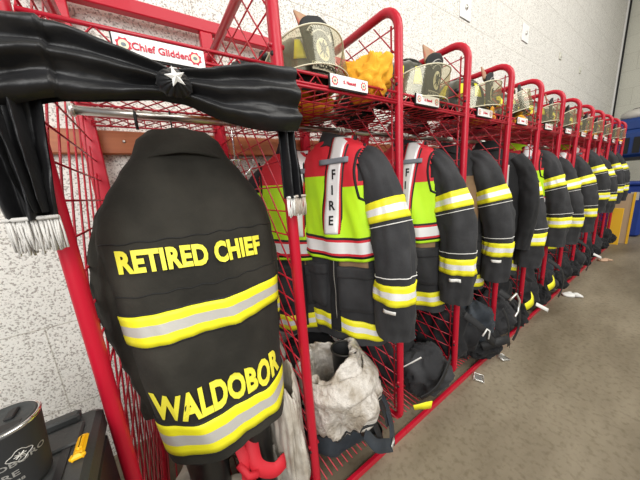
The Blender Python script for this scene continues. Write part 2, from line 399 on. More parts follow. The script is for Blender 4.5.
class Sleeve:
    def __init__(s,path,rad,seed=0,flat=.8,fold=.007):
        s.P=catmull(path,6); n=len(s.P); s.seed=seed; s.flat=flat; s.fold=fold
        L=[0]
        for a,b in zip(s.P,s.P[1:]): L.append(L[-1]+(b-a).length)
        s.L=[l/L[-1] for l in L]; s.rad=rad; s.len=L[-1]
    def at(s,t):
        t=min(1,max(0,t))
        for i in range(len(s.L)-1):
            if s.L[i]<=t<=s.L[i+1]+1e-9:
                k=(t-s.L[i])/(s.L[i+1]-s.L[i]); p=s.P[i].lerp(s.P[i+1],k); break
        else: p=s.P[-1]; i=len(s.P)-2
        a=s.P[max(0,i-1)]; b=s.P[min(len(s.P)-1,i+2)]; d=(b-a).normalized()
        r=s.rad[0]
        for (t0,r0),(t1,r1) in zip(s.rad,s.rad[1:]):
            if t0<=t<=t1: r=r0+(r1-r0)*(t-t0)/(t1-t0)
        return p,d,r
    def pt(s,t,th,off=0):
        p,d,r=s.at(t); u=Vector((0,1,0))-d*d.y; u.normalize(); w=d.cross(u)
        ds=nz(math.cos(th)*1.8+s.seed,math.sin(th)*1.8,t*3.5)*s.fold*1.6+nz(math.cos(th)*3,math.sin(th)*3+s.seed,t*13)*s.fold
        rr=r+off+ds
        return p+u*math.cos(th)*rr+w*math.sin(th)*rr*s.flat
    def mesh(s,nu=36,nv=44):
        m=MB().grid(lambda u,v: s.pt(v,2*PI*u),nu,nv,closed=True)
        # rolled cuff edge going back inside
        m.grid(lambda u,v: s.pt(1-.05*v,2*PI*u,-.004-.010*v),nu,4,closed=True)
        p,d,r=s.at(0); m.grid(lambda u,v: p.lerp(s.pt(0,2*PI*u),1-v)-d*.02*v,nu,4,closed=True)
        p2,_,_=s.at(.95); m.grid(lambda u,v: Vector(p2).lerp(s.pt(.95,2*PI*u,-.014),1-v),nu,3,closed=True)
        return m
    def band(s,t0,t1,off=.003,rows=(0,0,1,1,0,0),nu=48):
        n=len(rows); m=MB()
        m.grid(lambda u,v: s.pt(t0+(t1-t0)*min(1,max(0,(v*(n+2)-1)/n)),2*PI*u,off if 1e-3<v<.999 else -.002),nu,n+3,closed=True,rowmat=lambda i,j: rows[min(n-1,max(0,j-1))])
        return m
def torso_band(T,z0,z1,off=.004,rows=(0,0,1,1,0,0),nu=96,zf=None):
    n=len(rows)
    zf=zf or (lambda th:0)
    return MB().grid(lambda u,v: T.pt(2*PI*u,z0+(z1-z0)*min(1,max(0,(v*(n+2)-1)/n))+zf(2*PI*u),off if 1e-3<v<.999 else -.002),nu,n+3,closed=True,rowmat=lambda i,j: rows[min(n-1,max(0,j-1))])
def bottom(T,m,nu=72,dz=.03):
    m.grid(lambda u,v: T.pt(2*PI*u,T.z1+dz*v,-.006-.004*v),nu,4,closed=True)
    c=Vector((0,T.lean*(T.z0-T.z1),T.z1+dz)); m.grid(lambda u,v: Vector(T.pt(2*PI*u,T.z1+dz,-.010)).lerp(c,v),nu,4,closed=True)
    c2=Vector((0,0,T.z0-.015)); m.grid(lambda u,v: Vector(T.pt(2*PI*u,T.z0)).lerp(c2,v),nu,4,closed=True)
    return m
def stitch(T,z,x0,x1,mat_='black',parent=None,name='stitching'):
    n=50; MB().tube([(x0+(x1-x0)*i/n,T.front(x0+(x1-x0)*i/n,z+.002*math.sin(i*.9),.0008),z+.002*math.sin(i*.9)) for i in range(n+1)],.0016,4).build(name,mat_,parent)

# --- faded black chief coat, its back to the room
def chief_coat():
    L=.93; z=1.455
    t=thing('chief_coat','faded black fire coat, back turned out, with large yellow lettering and two yellow striped bands','coat',(.256,.135,z-L-.008))
    R=[(L,.075,.05),(L-.025,.105,.06),(L-.06,.118,.066),(L-.11,.155,.075),(L-.165,.192,.085),(L-.215,.218,.093),(L-.28,.230,.10),(L-.42,.222,.11),(L-.62,.206,.115),(L-.78,.190,.118),(L-.90,.180,.12)]
    T=Torso(R,n=2.3,fold=.017,seed=3,lean=-.085)
    m=T.mesh(96,80); bottom(T,m,96); m.build('body','chief',t)
    # folded collar
    def col(u,v):
        a=-PI*.98+u*PI*.96+0
        # v 0 top crest -> 1 lower edge lying on shoulders
        w=.062+.052*v; d=.045+.038*v
        zz=L+.055-.012*abs(math.cos(a))-.11*v**1.15-.012*v*math.sin(a*5)*.3
        if v>.8: zz-=.012*abs(math.cos(a*1))*0
        return (w*math.cos(a),T.lean*.05+d*math.sin(a)-.004,zz)
    def col2(u,v):
        a=PI*2*u
        w=.062+.006*(1-v)-.012*v; d=.045-.010*v
        return (w*math.cos(a),d*math.sin(a),L+.002-.012*abs(math.cos(a))-.07*v)
    c=MB().grid(lambda u,v:(lambda a: ((.060+.062*v+.004*v*abs(math.cos(a)))*math.cos(a),(.045+.038*v)*math.sin(a)-.002*v,L+.004-.012*math.cos(a)**2-.068*v-.012*v*abs(math.cos(a))**1.5+.003*nz(a*3,v*3)))(2*PI*u),48,12,closed=True)
    c.grid(col2,48,8,closed=True)
    c.build('collar','chief',t,thick=.005)
    stitch(T,L-.275,-.22,.22,'black',t); stitch(T,L-.405,-.21,.21,'black',t)
    # sleeves folded back at the sides
    for sx,nm in ((-1,'sleeve'),(1,'sleeve')):
        o=.0 if sx<0 else .02
        s=Sleeve([(sx*.11,.0,L-.17),(sx*(.165-o),.0,L-.24),(sx*(.198-o),-.02,L-.34),(sx*(.205-o),-.03,L-.44),(sx*(.188-o),-.035,L-.62),(sx*(.170-o),-.045,L-.78)],[(0,.055),(.25,.050),(.6,.045),(1,.040)],seed=sx*3,flat=1.1,fold=.008)
        s.mesh().build(nm,'chief',t)
        s.band(.62,.70,off=.003,rows=(0,0,1,1,0,0)).build('cuff_band',['yellow','silver'],t) if sx>0 else None
    # bands with darker edges
    for z0,z1 in ((L-.452,L-.532),(L-.768,L-.865)):
        torso_band(T,z0+.004,z0,off=.0045,rows=(0,0)).build('band_edge','black',t)
        torso_band(T,z0,z1,off=.004,rows=(0,0,1,1,0,0)).build('reflective_band',['yellow','silver'],t)
        torso_band(T,z1,z1-.003,off=.0045,rows=(0,0)).build('band_edge','black',t)
    # letters
    def letters(txt,size,x,zc,tilt,width,nm):
        vs,fs=text_mesh(txt,size,size*.045,.0012,1.04)
        x0=min(v.x for v in vs); x1=max(v.x for v in vs); k=width/(x1-x0); ys=[v.y for v in vs]; yc=(min(ys)+max(ys))/2; ky=1.0
        out=[]
        for v in vs:
            X=x+(v.x-(x0+x1)/2)*k; Z=zc+(v.y-yc)*ky+tilt*(X-x)
            out.append((X,T.front(X,Z,.0045)-v.z-.0005,Z))
        MB().add(out,fs).build(nm,'lemon',t,smooth=False)
    letters('RETIRED CHIEF',.072,-.018,L-.325,-.045,.345,'back_lettering')
    letters('WALDOBOR',.102,-.014,L-.712,-.02,.352,'hem_lettering')
    return t
chief_coat()

# --- turnout coats hanging side-on in the bays
def sleeve_bands(s,t,ts,nm='sleeve_band'):
    for (a,b) in ts:
        s.band(a,b,rows=(0,0,1,1,0,0)).build(nm,['yellow','silverw'],t)
def turnout(name,label,loc,rz,seed,body='coat',front_sleeve=None,vest=False,w=1.,L=.98,detail=True,group='turnout coats hanging in the bays',torso_z=0,bands=((.30,.40),(.70,.80)),tan=True,hemband=True,collar_col=None):
    t=thing(name,label,'coat',(loc[0],loc[1],loc[2]-L),rz,group)
    R=[(L,.07*w,.045),(L-.025,.10*w,.055),(L-.055,.15*w,.062),(L-.10,.20*w,.07),(L-.16,.225*w,.078),(L-.30,.222*w,.085),(L-.50,.215*w,.09),(L-.75,.225*w,.095),(L-.98,.235*w,.10)]
    T=Torso(R,n=2.4,fold=.016,seed=seed,lean=0)
    m=T.mesh(64,50); bottom(T,m,64); m.build('body',body,t)
    c=MB().grid(lambda u,v:(lambda a:((.062+.045*v)*w*math.cos(a),(.045+.03*v)*math.sin(a),L+.022-.02*math.cos(a)-.055*v-.03*v*abs(math.cos(a))))(2*PI*u),36,8,closed=True)
    c.grid(lambda u,v:(lambda a:((.062-.01*v)*w*math.cos(a),(.045-.01*v)*math.sin(a),L+.022-.02*math.cos(a)-.06*v))(2*PI*u),36,6,closed=True)
    c.build('collar',collar_col or body,t,thick=.004)
    fs=front_sleeve or [(.11,0,L-.085),(.175,-.005,L-.125),(.228,-.02,L-.24),(.277,-.035,L-.42),(.300,-.045,L-.60),(.296,-.05,L-.885)]
    s=Sleeve(fs,[(0,.045),(.08,.060),(.2,.074),(.5,.083),(.85,.082),(1,.074)],seed=seed,flat=1.05,fold=.010)
    sl=s.mesh().build('sleeve',body,t); sleeve_bands(s,sl,bands)
    for a,b in bands:
        q=b+.02 if a<.5 else a-.035
        n=36; MB().tube([s.pt(q,2*PI*i/n,.002) for i in range(n)],.0022,5,closed=True).build('piping','white',sl)
    if detail:
        MB().grid(lambda u,v: s.pt(bands[-1][1]+.022+.02*v,2*PI*(.44+.10*u) ,.0035),6,3).build('cuff_label','white',sl,thick=.001)
    bk=Sleeve([(-.11,.0,L-.085),(-.18,.0,L-.13),(-.225,.02,L-.22),(-.235,.03,L-.42),(-.23,.035,L-.62),(-.225,.04,L-.80)],[(0,.045),(.2,.066),(.5,.066),(1,.058)],seed=seed+9,flat=.8)
    sb=bk.mesh(28,32).build('sleeve',body,t); sleeve_bands(bk,sb,bands)
    if tan: cloth_patch(T,.045,.185,L-.20,L-.62,off=.003).build('side_panel','tan',t)
    if detail:
        cloth_patch(T,-.012,.042,L-.35,L-.93,off=.008,nx=6,nz_=24).build('front_flap',body if body!='coat' else 'coat2',t)
        # bellows pockets
        for a,b_ in ((.05,.215),(-.20,-.03)):
            cloth_patch(T,a,b_,L-.60,L-.80,off=.02).build('pocket',body,t)
            cloth_patch(T,a-.003,b_+.003,L-.585,L-.635,off=.026,nz_=6).build('pocket_flap',body,[c for c in t.children if c.name.startswith('pocket')][-1])
        z=MB()
        z.tube([(.02+.002*math.sin(i),T.front(.02,L-.36-.5*i/20,.010),L-.36-.5*i/20) for i in range(21)],.002,5); z.build('zip','steel',t)
    if hemband: torso_band(T,L-.86,L-.945,rows=(0,0,1,1,0,0),zf=lambda th:.012*math.sin(th*2+seed)).build('hem_band',['yellow','silverw'],t)
    return t,T
def make_vest(T,L,label,loc,rz,letters=True,w=1.):
    t=thing('safety_vest',label,'vest',(loc[0],loc[1],loc[2]-L),rz,'lime and red vests over the coats')
    z0=L-.012; z1=L-.545
    lo=.014
    nu,nv=96,60
    mb=MB(); V=[]; idx={}
    def keep(th,z):
        x=T.pt(th,z)[0]
        if z>L-.03 and abs(x)<0.055 : return True
        if z>L-.27: return abs(x)<.165-.02*min(1,max(0,(L-z)/.1))*(z>L-.2)
        return True
    grid={}
    for j in range(nv+1):
        z=z0+(z1-z0)*j/nv
        for i in range(nu):
            th=2*PI*i/nu; grid[i,j]=len(mb.v); mb.v.append(T.pt(th,z+.012*math.sin(2*th+1)*(j/nv),lo+.006*(j/nv)))
    for j in range(nv):
        z=z0+(z1-z0)*(j+.5)/nv
        for i in range(nu):
            th=2*PI*(i+.5)/nu
            if keep(th,z):
                k=(i+1)%nu; mb.f.append((grid[i,j],grid[k,j],grid[k,j+1],grid[i,j+1])); mb.m.append(0 if z>L-(.16 if math.cos(th)<.1 else .215) else 1)
    mb.build('panel',['redcloth','lime'],t,thick=.002)
    # centre strips: black, red, white
    def sx(v): return .070-.045*v-.012*math.sin(v*3)
    def strip(half,off,mi,nm):
        cloth_patch(T,0,0,0,0,off=off,nx=6,nz_=40,shape=lambda u,v:(sx(v)+(u-.5)*2*half,L-.005-.425*v)).build(nm,mi,t)
    strip(.047,.019,'black','strip_edge'); strip(.039,.0215,'redcloth','strip_trim'); strip(.031,.024,'silverw','front_strip')
    # belt band all round
    torso_band(T,L-.435,L-.53,off=.024,rows=(2,0,1,1,1,1,1,0,2),zf=lambda th:.012*math.sin(2*th+1)).build('waist_band',['redcloth','silverw','black'],t)
    # edge of the armholes
    for s_ in (-1,1):
        e=MB(); pts=[]
        for i in range(24):
            z=L-.045-.225*i/23; x=s_*(.163-.018*math.sin(PI*i/23)); pts.append((x,T.front(x,z,.018),z))
        for i in range(8): x=s_*(.163+.05*i/7); pts.append((x,T.front(x,L-.27-.004*i,.018),L-.27-.004*i))
        e.tube(pts,.006,6).build('binding','black',t)
    cloth_patch(T,-.03,.115,L-.095,L-.118,off=.030,nx=10,nz_=4).build('chest_strap','grey',t)
    if letters:
        mb=MB()
        for i,ch in enumerate('FIRE'):
            vs,fs=text_mesh(ch,.058,.0016,.0006)
            zc=L-.165-.068*i; v_=(L-.005-zc)/.425; xc=sx(v_)
            mb.add([(xc+v.x*.75,T.front(xc+v.x*.75,zc+v.y,.0265)-v.z,zc+v.y) for v in vs],fs)
        mb.build('lettering','black',t,smooth=False)
    return t
A=math.radians(-72)
t1,T1=turnout('turnout_coat','charcoal fire coat under the nearest lime and red vest, sleeve hanging over a red post',(.925,.27,1.485),A,11,L=1.03)
make_vest(T1,1.03,'lime and red safety vest with vertical black lettering, nearest on the rack',(.925,.27,1.485),A)
t0,T0=turnout('turnout_coat','fire coat mostly hidden behind the nearest vest, seen through the red mesh',(.80,.50,1.46),math.radians(-40),15,w=.82,L=.98,group=None)
make_vest(T0,.98,'lime and red safety vest half hidden behind the nearest one, seen through the red mesh',(.80,.50,1.46),math.radians(-40),letters=False)
t2,T2=turnout('turnout_coat','charcoal fire coat under the second lime and red vest from the near end',(1.44,.27,1.48),A,21,L=1.03)
make_vest(T2,1.03,'second lime and red safety vest from the near end, largely behind its own coat sleeve',(1.44,.27,1.48),A)
t3,T3=turnout('turnout_coat','charcoal fire coat without a vest, tan strip showing beside its yellow banded sleeve',(1.93,.27,1.475),A,31,L=1.03)
# plain black jacket
def jacket():
    L=.80; t=thing('black_jacket','plain smooth black jacket with a small pale tag, no yellow bands on it','jacket',(2.28,.20,1.47-L),math.radians(-66))
    R=[(L,.07,.05),(L-.03,.11,.06),(L-.07,.17,.075),(L-.14,.215,.09),(L-.3,.235,.11),(L-.55,.24,.12),(L-.78,.21,.10)]
    T=Torso(R,n=2.3,fold=.02,seed=41); m=T.mesh(64,50); bottom(T,m,64); m.build('body','coat2',t)
    s=Sleeve([(.17,0,L-.10),(.24,-.02,L-.22),(.27,-.03,L-.45),(.25,-.04,L-.74)],[(0,.07),(.5,.08),(1,.06)],seed=5); s.mesh().build('sleeve','coat2',t)
    MB().grid(lambda u,v:(lambda a:((.065+.03*v)*math.cos(a),(.05+.025*v)*math.sin(a),L+.04-.07*v))(2*PI*u),32,6,closed=True).build('collar','coat2',t,thick=.004)
    cloth_patch(T,.11,.14,L-.14,L-.30,off=.004,nx=4).build('tag','silver',t)
    return t
jacket()
lab=['',
 '','','',
 'charcoal fire coat with red collar and yellow sleeve bands, just past the plain black jacket',
 'charcoal fire coat with lime collar in the sixth bay',
 'charcoal fire coat in the seventh bay, overlapped by the wide-banded coat before it',
 'charcoal fire coat with red and lime collar in the eighth bay',
 'charcoal fire coat in the ninth bay with pale yellow bands',
 'charcoal fire coat in the tenth bay, behind the ninth bay coat',
 'charcoal fire coat in the eleventh bay, second from the far end',
 'charcoal fire coat farthest along the row, by the blue bin']
zc={4:1.46,5:1.50,6:1.45,7:1.47,8:1.54,9:1.48,10:1.55,11:1.54}
for k in range(4,12):
    t,T=turnout('turnout_coat',lab[k],(k*S+.36+(.04 if k%2 else -.02),.24,zc[k]),A+math.radians((k%3-1)*5),50+k,L=.98,detail=False,tan=(k in (5,7)),collar_col='lime' if k in (5,6,8,11) else 'redcloth')
    if k>=8: t.scale=(1.02,1.02,.90); t.location.z=zc[k]-.98*.90
    if k in (4,5,7,8,10):
        make_vest(T,.98,{4:'red and lime vest with a white strip, on the coat just past the black jacket',5:'lime vest on the widest banded coat in the sixth bay',7:'red and lime vest on the coat in the eighth bay',8:'red and lime vest on the higher hung coat in the ninth bay',10:'red and lime vest on the coat in the eleventh bay, farthest of the vests'}[k],(k*S+.36+(.04 if k%2 else -.02),.24,zc[k]),A+math.radians((k%3-1)*5),letters=False)
        if k>=8: v_=bpy.context.scene.collection.objects[-1]; v_=[o for o in C.objects if o.get('category')=='vest'][-1]; v_.scale=(1.02,1.02,.90); v_.location.z=zc[k]-.98*.90

# ------------------------------------------------------------ hangers
def make_hanger(label,loc,rz,col='paper',half=.15,group='coat hangers on the rods',drop=.07):
    t=thing('coat_hanger',label,'hanger',loc,rz,group)     # origin: rod centre
    hk=[(0,.0,-drop)]+[(0,0,-.028)]+[(0,.017*math.sin(a),-.0+.019*-math.cos(a)+.0) for a in [math.radians(x) for x in range(10,240,20)]]
    hk=[(0,0,-drop),(0,.004,-.03)]+[(0,.0175*math.sin(math.radians(a)),-.0175*math.cos(math.radians(a))+.002) for a in range(20,260,20)]
    MB().tube(hk,.0026,6).build('hook','steel' if col!='black' else 'black',t)
    MB().tube(catmull([(-half,0,-drop-.065),(-half*.5,0,-drop-.03),(0,0,-drop),(half*.5,0,-drop-.03),(half,0,-drop-.065)],4),.006,8).build('shoulder_bar',col,t)
    return t
make_hanger('hanger whose steel hook carries the faded chief coat',(.268,RY,RZ),0,'black',.12,drop=.08)
make_hanger('white wire hanger holding the nearest vest and its coat',(.93,RY,RZ),A,'paper')
for k in range(2,12):
    make_hanger('hanger hooked on the rod in the %s bay from the near end'%ordn[k],(k*S+.42 if k<4 else k*S+.36,RY,RZ),A,'paper' if k%2 else 'black')
# empty skirt hanger with clips
def clip_hanger():
    t=thing('clip_hanger','empty chrome hanger with clips, dangling in front of the second red hoop frame','hanger',(.47,RY-.02,RZ))
    MB().tube([(0,0,-.17),(0,-.004,-.03)]+[(0,.018*math.sin(math.radians(a)),-.0175*math.cos(math.radians(a))+.004) for a in range(20,260,20)],.0028,6).build('hook','cuprim',t)
    MB().tube([(-.06,-.03,-.155),(.08,.03,-.135)],.004,6).build('cross_bar','cuprim',t)
    for x in (-.05,.0,.06):
        MB().tube([(x,-.035,-.15),(x+.012,-.02,-.165),(x-.045,-.06,-.21)],.004,6).build('clip','cuprim',t)
    return t
clip_hanger()
MB_=MB().tube([(0,0,0),(0,.0,.05),(0,.019,.062),(0,.034,.05),(0,.034,.03)],.0045,8)
hk=MB_.build('rod_hook','black'); hk.location=(.165,RY-.018,RZ-.05); tag(hk,'black hook clipped over the near end of the steel rod','hook')

# ------------------------------------------------------------ mourning drape
def drape():
    t=thing('mourning_drape','black satin drape with a white star, knotted across the nearest bay','drape',(0,-.06,1.2))
    ox,oy,oz=0,-.06,1.2
    up=[(-.10,1.60),(-.02,1.572),(.05,1.575),(.10,1.572),(.16,1.557),(.205,1.545),(.232,1.536),(.26,1.540),(.33,1.556),(.42,1.578),(.52,1.585)]
    dn=[(-.10,1.40),(-.02,1.445),(.05,1.472),(.10,1.478),(.16,1.487),(.205,1.492),(.232,1.490),(.26,1.487),(.33,1.462),(.42,1.448),(.52,1.452)]
    U=catmull([(x,0,z-.015) for x,z in up],6); W=catmull([(x,0,z-.028) for x,z in dn],6)
    n=len(U)
    def fn(u,v,side):
        f=u*(n-1); i=min(n-2,int(f)); k=f-i; a=U[i].lerp(U[i+1],k); b=W[i].lerp(W[i+1],k); p=a.lerp(b,v)
        x=p.x; near=math.exp(-((x-.232)/.05)**2)
        h=a.z-b.z
        fold=.014*math.sin(v*PI*5+x*3+1.2*nz(x*6,v*2))*(1-.3*near)+.010*fbm(x*9,v*4,2)
        bul=.018*math.sin(PI*v)**.6
        wrap=-.012 if x<.06 else 0
        return (x-ox,(-.085-bul-fold*.8+wrap if side<0 else -.07+.3*fold)-oy,p.z-oz)
    m=MB(); m.grid(lambda u,v:fn(u,v,-1),140,30); m.grid(lambda u,v:fn(u,1-v,1),140,30)
    m.build('swag','satin',t)
    # right tail in front of the red post, left tail hanging at the near post
    def tail(x0,y0,zt,zb,w0,w1,nm,dx=0,seed=1,dy=0):
        def f(u,v,s_):
            z=zt+(zb-zt)*v; w=w0+(w1-w0)*v; x=x0+dx*v+(u-.5)*w
            fo=.012*math.sin(u*PI*5+seed+v*1.5)+.006*fbm(u*4,v*3,seed)
            return (x-ox,y0+dy*v-fo*(1 if s_<0 else .8)-(.010*math.sin(PI*u) if s_<0 else -.004)-oy,z-oz)
        m=MB(); m.grid(lambda u,v:f(u,v,-1),40,50); m.grid(lambda u,v:f(1-u,v,1),40,50); m.build(nm,'satin',t)
        return f
    f=tail(.500,-.045,1.56,1.245,.052,.062,'tail',dx=.010,seed=2)
    def fringe(x0,y0,zt,zb,w,mt,nn,parent=t,seed=0):
        m=MB(); rnd=random.Random(seed)
        for i in range(nn):
            x=x0-w/2+w*(i+.5)/nn; j=rnd.uniform(-.004,.004)
            m.tube([(x-ox,y0-oy+rnd.uniform(-.003,.003),zt-oz),(x-ox+j*.4,y0-oy+rnd.uniform(-.006,.004),(zt+zb)/2-oz),(x-ox+j,y0-oy+rnd.uniform(-.008,.005),zb-oz+rnd.uniform(-.006,.006))],.0019,4)
        m.tube([(x0-w/2-ox,y0-oy-.003,zt-oz-.002),(x0+w/2-ox,y0-oy-.003,zt-oz-.002)],.004,6)
        m.build('fringe',mt,parent)
    fringe(.496,-.050,1.25,1.195,.024,'white',14,seed=1); fringe(.525,-.052,1.252,1.195,.034,'fringetan',18,seed=3)
    f=tail(-.018,-.085,1.50,1.25,.125,.066,'tail',dx=.000,seed=4,dy=.02)
    tail(-.012,-.098,1.46,1.262,.05,.022,'lining_fold',dx=.010,seed=7,dy=.02)
    fringe(-.016,-.075,1.255,1.195,.066,'fringe',34,seed=5)
    # rosette and star
    r=MB(); cx,cz=.234,1.486
    r.grid(lambda u,v:(cx-ox+.030*v*math.cos(2*PI*u)*(1+.04*math.sin(u*2*PI*14)),-.132-oy+.022*v*v+.0025*math.sin(u*2*PI*14)*v,cz-oz+.026*v*math.sin(2*PI*u)),108,8,closed=True)
    r.build('rosette','satin',t,thick=.003)
    vs=[(0,-.006,0)]
    for i in range(10):
        a=PI/2+.25+i*PI/5; q=.0185 if i%2==0 else .0075; vs.append((q*math.cos(a),0,q*math.sin(a)))
    MB().add([(cx-ox+x,-.1375-oy+y,cz-oz+z+.003) for x,y,z in vs],[(0,1+i,1+(i+1)%10) for i in range(10)]).build('star','paper',t,smooth=False,thick=.001)
drape()

# ------------------------------------------------------------ helmets
def make_helmet():
    t=thing('fire_helmet','x','helmet')     # origin: bottom centre, front towards -Y
    def dome(u,v):
        a=2*PI*u; ph=v*PI/2*.98
        rx,ry,rz=.112,.138,.150
        k=1+.035*abs(math.cos(a*4))**4*math.sin(ph)
        return (rx*k*math.cos(a)*math.cos(ph)**.8,.012+ry*k*math.sin(a)*math.cos(ph)**.8,.055+rz*k*math.sin(ph))
    MB().grid(dome,64,24,closed=True).build('shell','helmet',t)
    def brim(u,v):
        a=2*PI*u; fr=.112+(.035+.02*max(0,math.sin(a)))*v; fy=.138+(.025+.055*max(0,math.sin(a)))*v
        return (fr*math.cos(a),.012+fy*math.sin(a),.058-.018*v-.02*v*max(0,math.sin(a)))
    MB().grid(brim,64,6,closed=True).build('brim','helmet',t,thick=.006)
    MB().tube([(0.0,.012+.13*math.cos(math.radians(a)),.058+.156*math.sin(math.radians(a))) for a in range(10,171,10)],[.008]*17,8).build('ridge','bootbrown',t)
    # black liner
    MB().grid(lambda u,v:(.095*math.cos(2*PI*u)*(1-.1*v),.012+.12*math.sin(2*PI*u)*(1-.1*v),.058-.05*v),40,5,closed=True).build('liner','dark',t,thick=.006)
    # front shield
    def shf(x,z): return -.128-.0-.018*(1-(x/.075)**2)+ (z-.13)*.10
    pl=[(-.050,.045),(.050,.045),(.062,.12),(.068,.175),(.045,.205),(0,.222),(-.045,.205),(-.068,.175),(-.062,.12)]
    def shield(u,v):
        z=.045+.175*v; w=.050+.020*min(1,v*1.4) if v<.75 else .070*math.sqrt(max(0,1-((v-.75)/.25)**2))*.95+.004
        x=(u-.5)*2*w; return (x,shf(x,z),z)
    fsh=MB().grid(shield,16,24).build('front_shield','black',t,thick=.005)
    e=MB(); n=28
    def oval(rx,rz,cz,dy,mi):
        e.add([(0,shf(0,cz)-dy,cz)]+[(rx*math.cos(2*PI*i/n),shf(rx*math.cos(2*PI*i/n),cz+rz*math.sin(2*PI*i/n))-dy,cz+rz*math.sin(2*PI*i/n)) for i in range(n)],[(0,1+i,1+(i+1)%n) for i in range(n)],mi)
    oval(.027,.036,.118,.0045,0)
    for a in (45,135,90,0):           # crossed axes and pole inside the oval
        c,s_=math.cos(math.radians(a)),math.sin(math.radians(a)); q=.024 if a!=0 else .010
        e.tube([(-q*c,shf(0,.118)-.006,.118-q*s_*1.1),(q*c,shf(0,.118)-.006,.118+q*s_*1.1)],.0022,5,mi=1)
    oval(.010,.012,.126,.0075,1)
    e.build('emblem',['cream','black'],fsh,smooth=False)
    m=MB(); vs,fs=text_mesh('WALDOBORO',.021,.0006,.0004)
    m.add([(v.x*.78,shf(v.x*.78,.062+v.y)-.0065-v.z,.062+v.y) for v in vs],fs,0)
    m.grid(lambda u,v:((u-.5)*.098,shf((u-.5)*.098,.062)-.0048,.050+.024*v),14,3,mi=1)
    m2=MB()
    for i,ch in enumerate('BLACKHORSE'[:0]+'WALDOBORO'):
        vs,fs=text_mesh(ch,.02,.0006,.0004); a=math.radians(140-i*10)
        cx,cz=.053*math.cos(a),.125+.062*math.sin(a)
        rot_=a-PI/2
        pts=[(cx+v.x*math.cos(rot_)-v.y*math.sin(rot_),cz+v.x*math.sin(rot_)+v.y*math.cos(rot_),v.z) for v in vs]
        m2.add([(x,shf(x,z)-.0066-d,z) for x,z,d in pts],fs,0)
    n2=16
    m2.grid(lambda u,v:(lambda a,r:(r*math.cos(a)*.86,shf(r*math.cos(a)*.86,.125+r*math.sin(a))-.0048,.125+r*math.sin(a)))(math.radians(148-116*u),.051+.022*v),n2,3,mi=1)
    m.build('shield_lettering',['black','silver'],fsh,smooth=False); m2.build('arched_lettering',['black','silver'],fsh,smooth=False)
    # leather top and eagle holder
    MB().grid(lambda u,v:((u-.5)*(.085+.02*v)-.01,-.112+.018*v,.178+.062*v),8,6).build('leather_flap','leather',t,thick=.006)
    # reflective tetrahedra
    for a in (-150,-110,-70,-28,25,155,200):
        pass
    for a in (-158,-122,-20,20,160,90):
        r_=math.radians(a)
        MB().grid(lambda u,v:(lambda q,p:tuple(c*1.0 for c in ((.112*1.045)*math.cos(q)*math.cos(p)**.8,.012+.138*1.045*math.sin(q)*math.cos(p)**.8,.055+.156*math.sin(p))))(r_+(u-.5)*(.34-.16*v),.26+.55*v),6,6).build('reflective_patch','yellow',t,thick=.002)
    # visor
    def vis(u,v):
        a=math.radians(-172+164*u); e_=abs(u-.5)*2
        top=.150-.085*e_**2.4; bot=.030-.045*e_**2.0
        r=1+.10*(1-v)
        z=bot+(top-bot)*v
        return (.150*math.cos(a)*r,.0+.172*math.sin(a)*r-.012,z+.020)
    vo=MB().grid(vis,48,14).build('visor','visor',t)
    rim=[vis(i/47,0) for i in range(48)]; rim2=[vis(i/47,1) for i in range(48)]
    MB().tube(rim,.0022,5).tube(rim2,.0028,5).build('visor_rim','cream',vo)
    for sx in (-1,1): MB().tube([(sx*.128,-.02,.115),(sx*.150,-.025,.115)],.014,12).build('pivot_knob','plastic2',t)
    return t
hm=make_helmet()
SZ=1.592
hspots=[(1,.205,.245,8,'nearest fire helmet with its visor down, beside the gold hood'),
 (2,.21,.17,22,'second fire helmet from the near end, olive visor tipped forward'),
 (3,.20,.16,30,'third fire helmet from the near end'),
 (4,.20,.16,36,'fourth fire helmet from the near end'),
 (5,.20,.16,30,'fifth fire helmet from the near end'),
 (6,.20,.16,40,'sixth fire helmet from the near end'),
 (7,.20,.16,34,'seventh fire helmet from the near end'),
 (8,.20,.16,30,'eighth fire helmet from the near end'),
 (9,.20,.16,42,'ninth fire helmet from the near end'),
 (10,.20,.16,30,'tenth fire helmet from the near end'),
 (11,.20,.16,30,'fire helmet farthest along the row')]
for i,(k,dx,y,a,lb) in enumerate(hspots):
    o=hm if i==0 else copy_tree(hm)
    o.location=(k*S+dx,y,SZ+.022); o.rotation_euler=(math.radians([0,14,8,-5,6,0,8,4,0,6,0][i]),0,math.radians(a*.8-10 if i else 6)); o['label']=lb; o['group']='fire helmets on the top shelves'
    o.scale=(1.1,1.1,1.02) if i==0 else (1.08,1.08,.98)

# ------------------------------------------------------------ crumpled cloth
def lump(name,mats,loc,size,seed,rz=0,parent=None,amp=.28,freq=2.2,ridge=.5,flatb=True,n=44):
    m=MB()
    def f(u,v):
        a=2*PI*u; p=-PI/2+PI*v; d=Vector((math.cos(a)*math.cos(p),math.sin(a)*math.cos(p),math.sin(p)))
        q=d*freq*.6+Vector((seed*3.1,seed,seed*1.7)); nn=noise.noise(q)
        wv=Vector((noise.noise(q*1.1+Vector((3,0,0))),noise.noise(q*1.1+Vector((0,5,0))),noise.noise(q*1.1+Vector((0,0,9)))))
        qq=Vector((q.x*1.5+q.z*.8,q.y*1.5-q.z*.5,q.z*.55))+wv*1.3
        rg=1-abs(noise.noise(qq))*2.6; rg2=1-abs(noise.noise(qq*2.1+Vector((1,9,2))))*2.4
        r=1+amp*(nn*1.1+ridge*(rg-.5)*.55+ridge*.20*(rg2-.5))
        x,y,z=d.x*r*size[0],d.y*r*size[1],d.z*r*size[2]
        if flatb: z=max(z,-size[2]*.55)
        return (x,y,z+size[2]*.55)
    m.grid(f,n,n//2+8,closed=True)
    o=m.build(name,mats,parent)
    o.location=loc; o.rotation_euler=(0,0,rz)
    return o
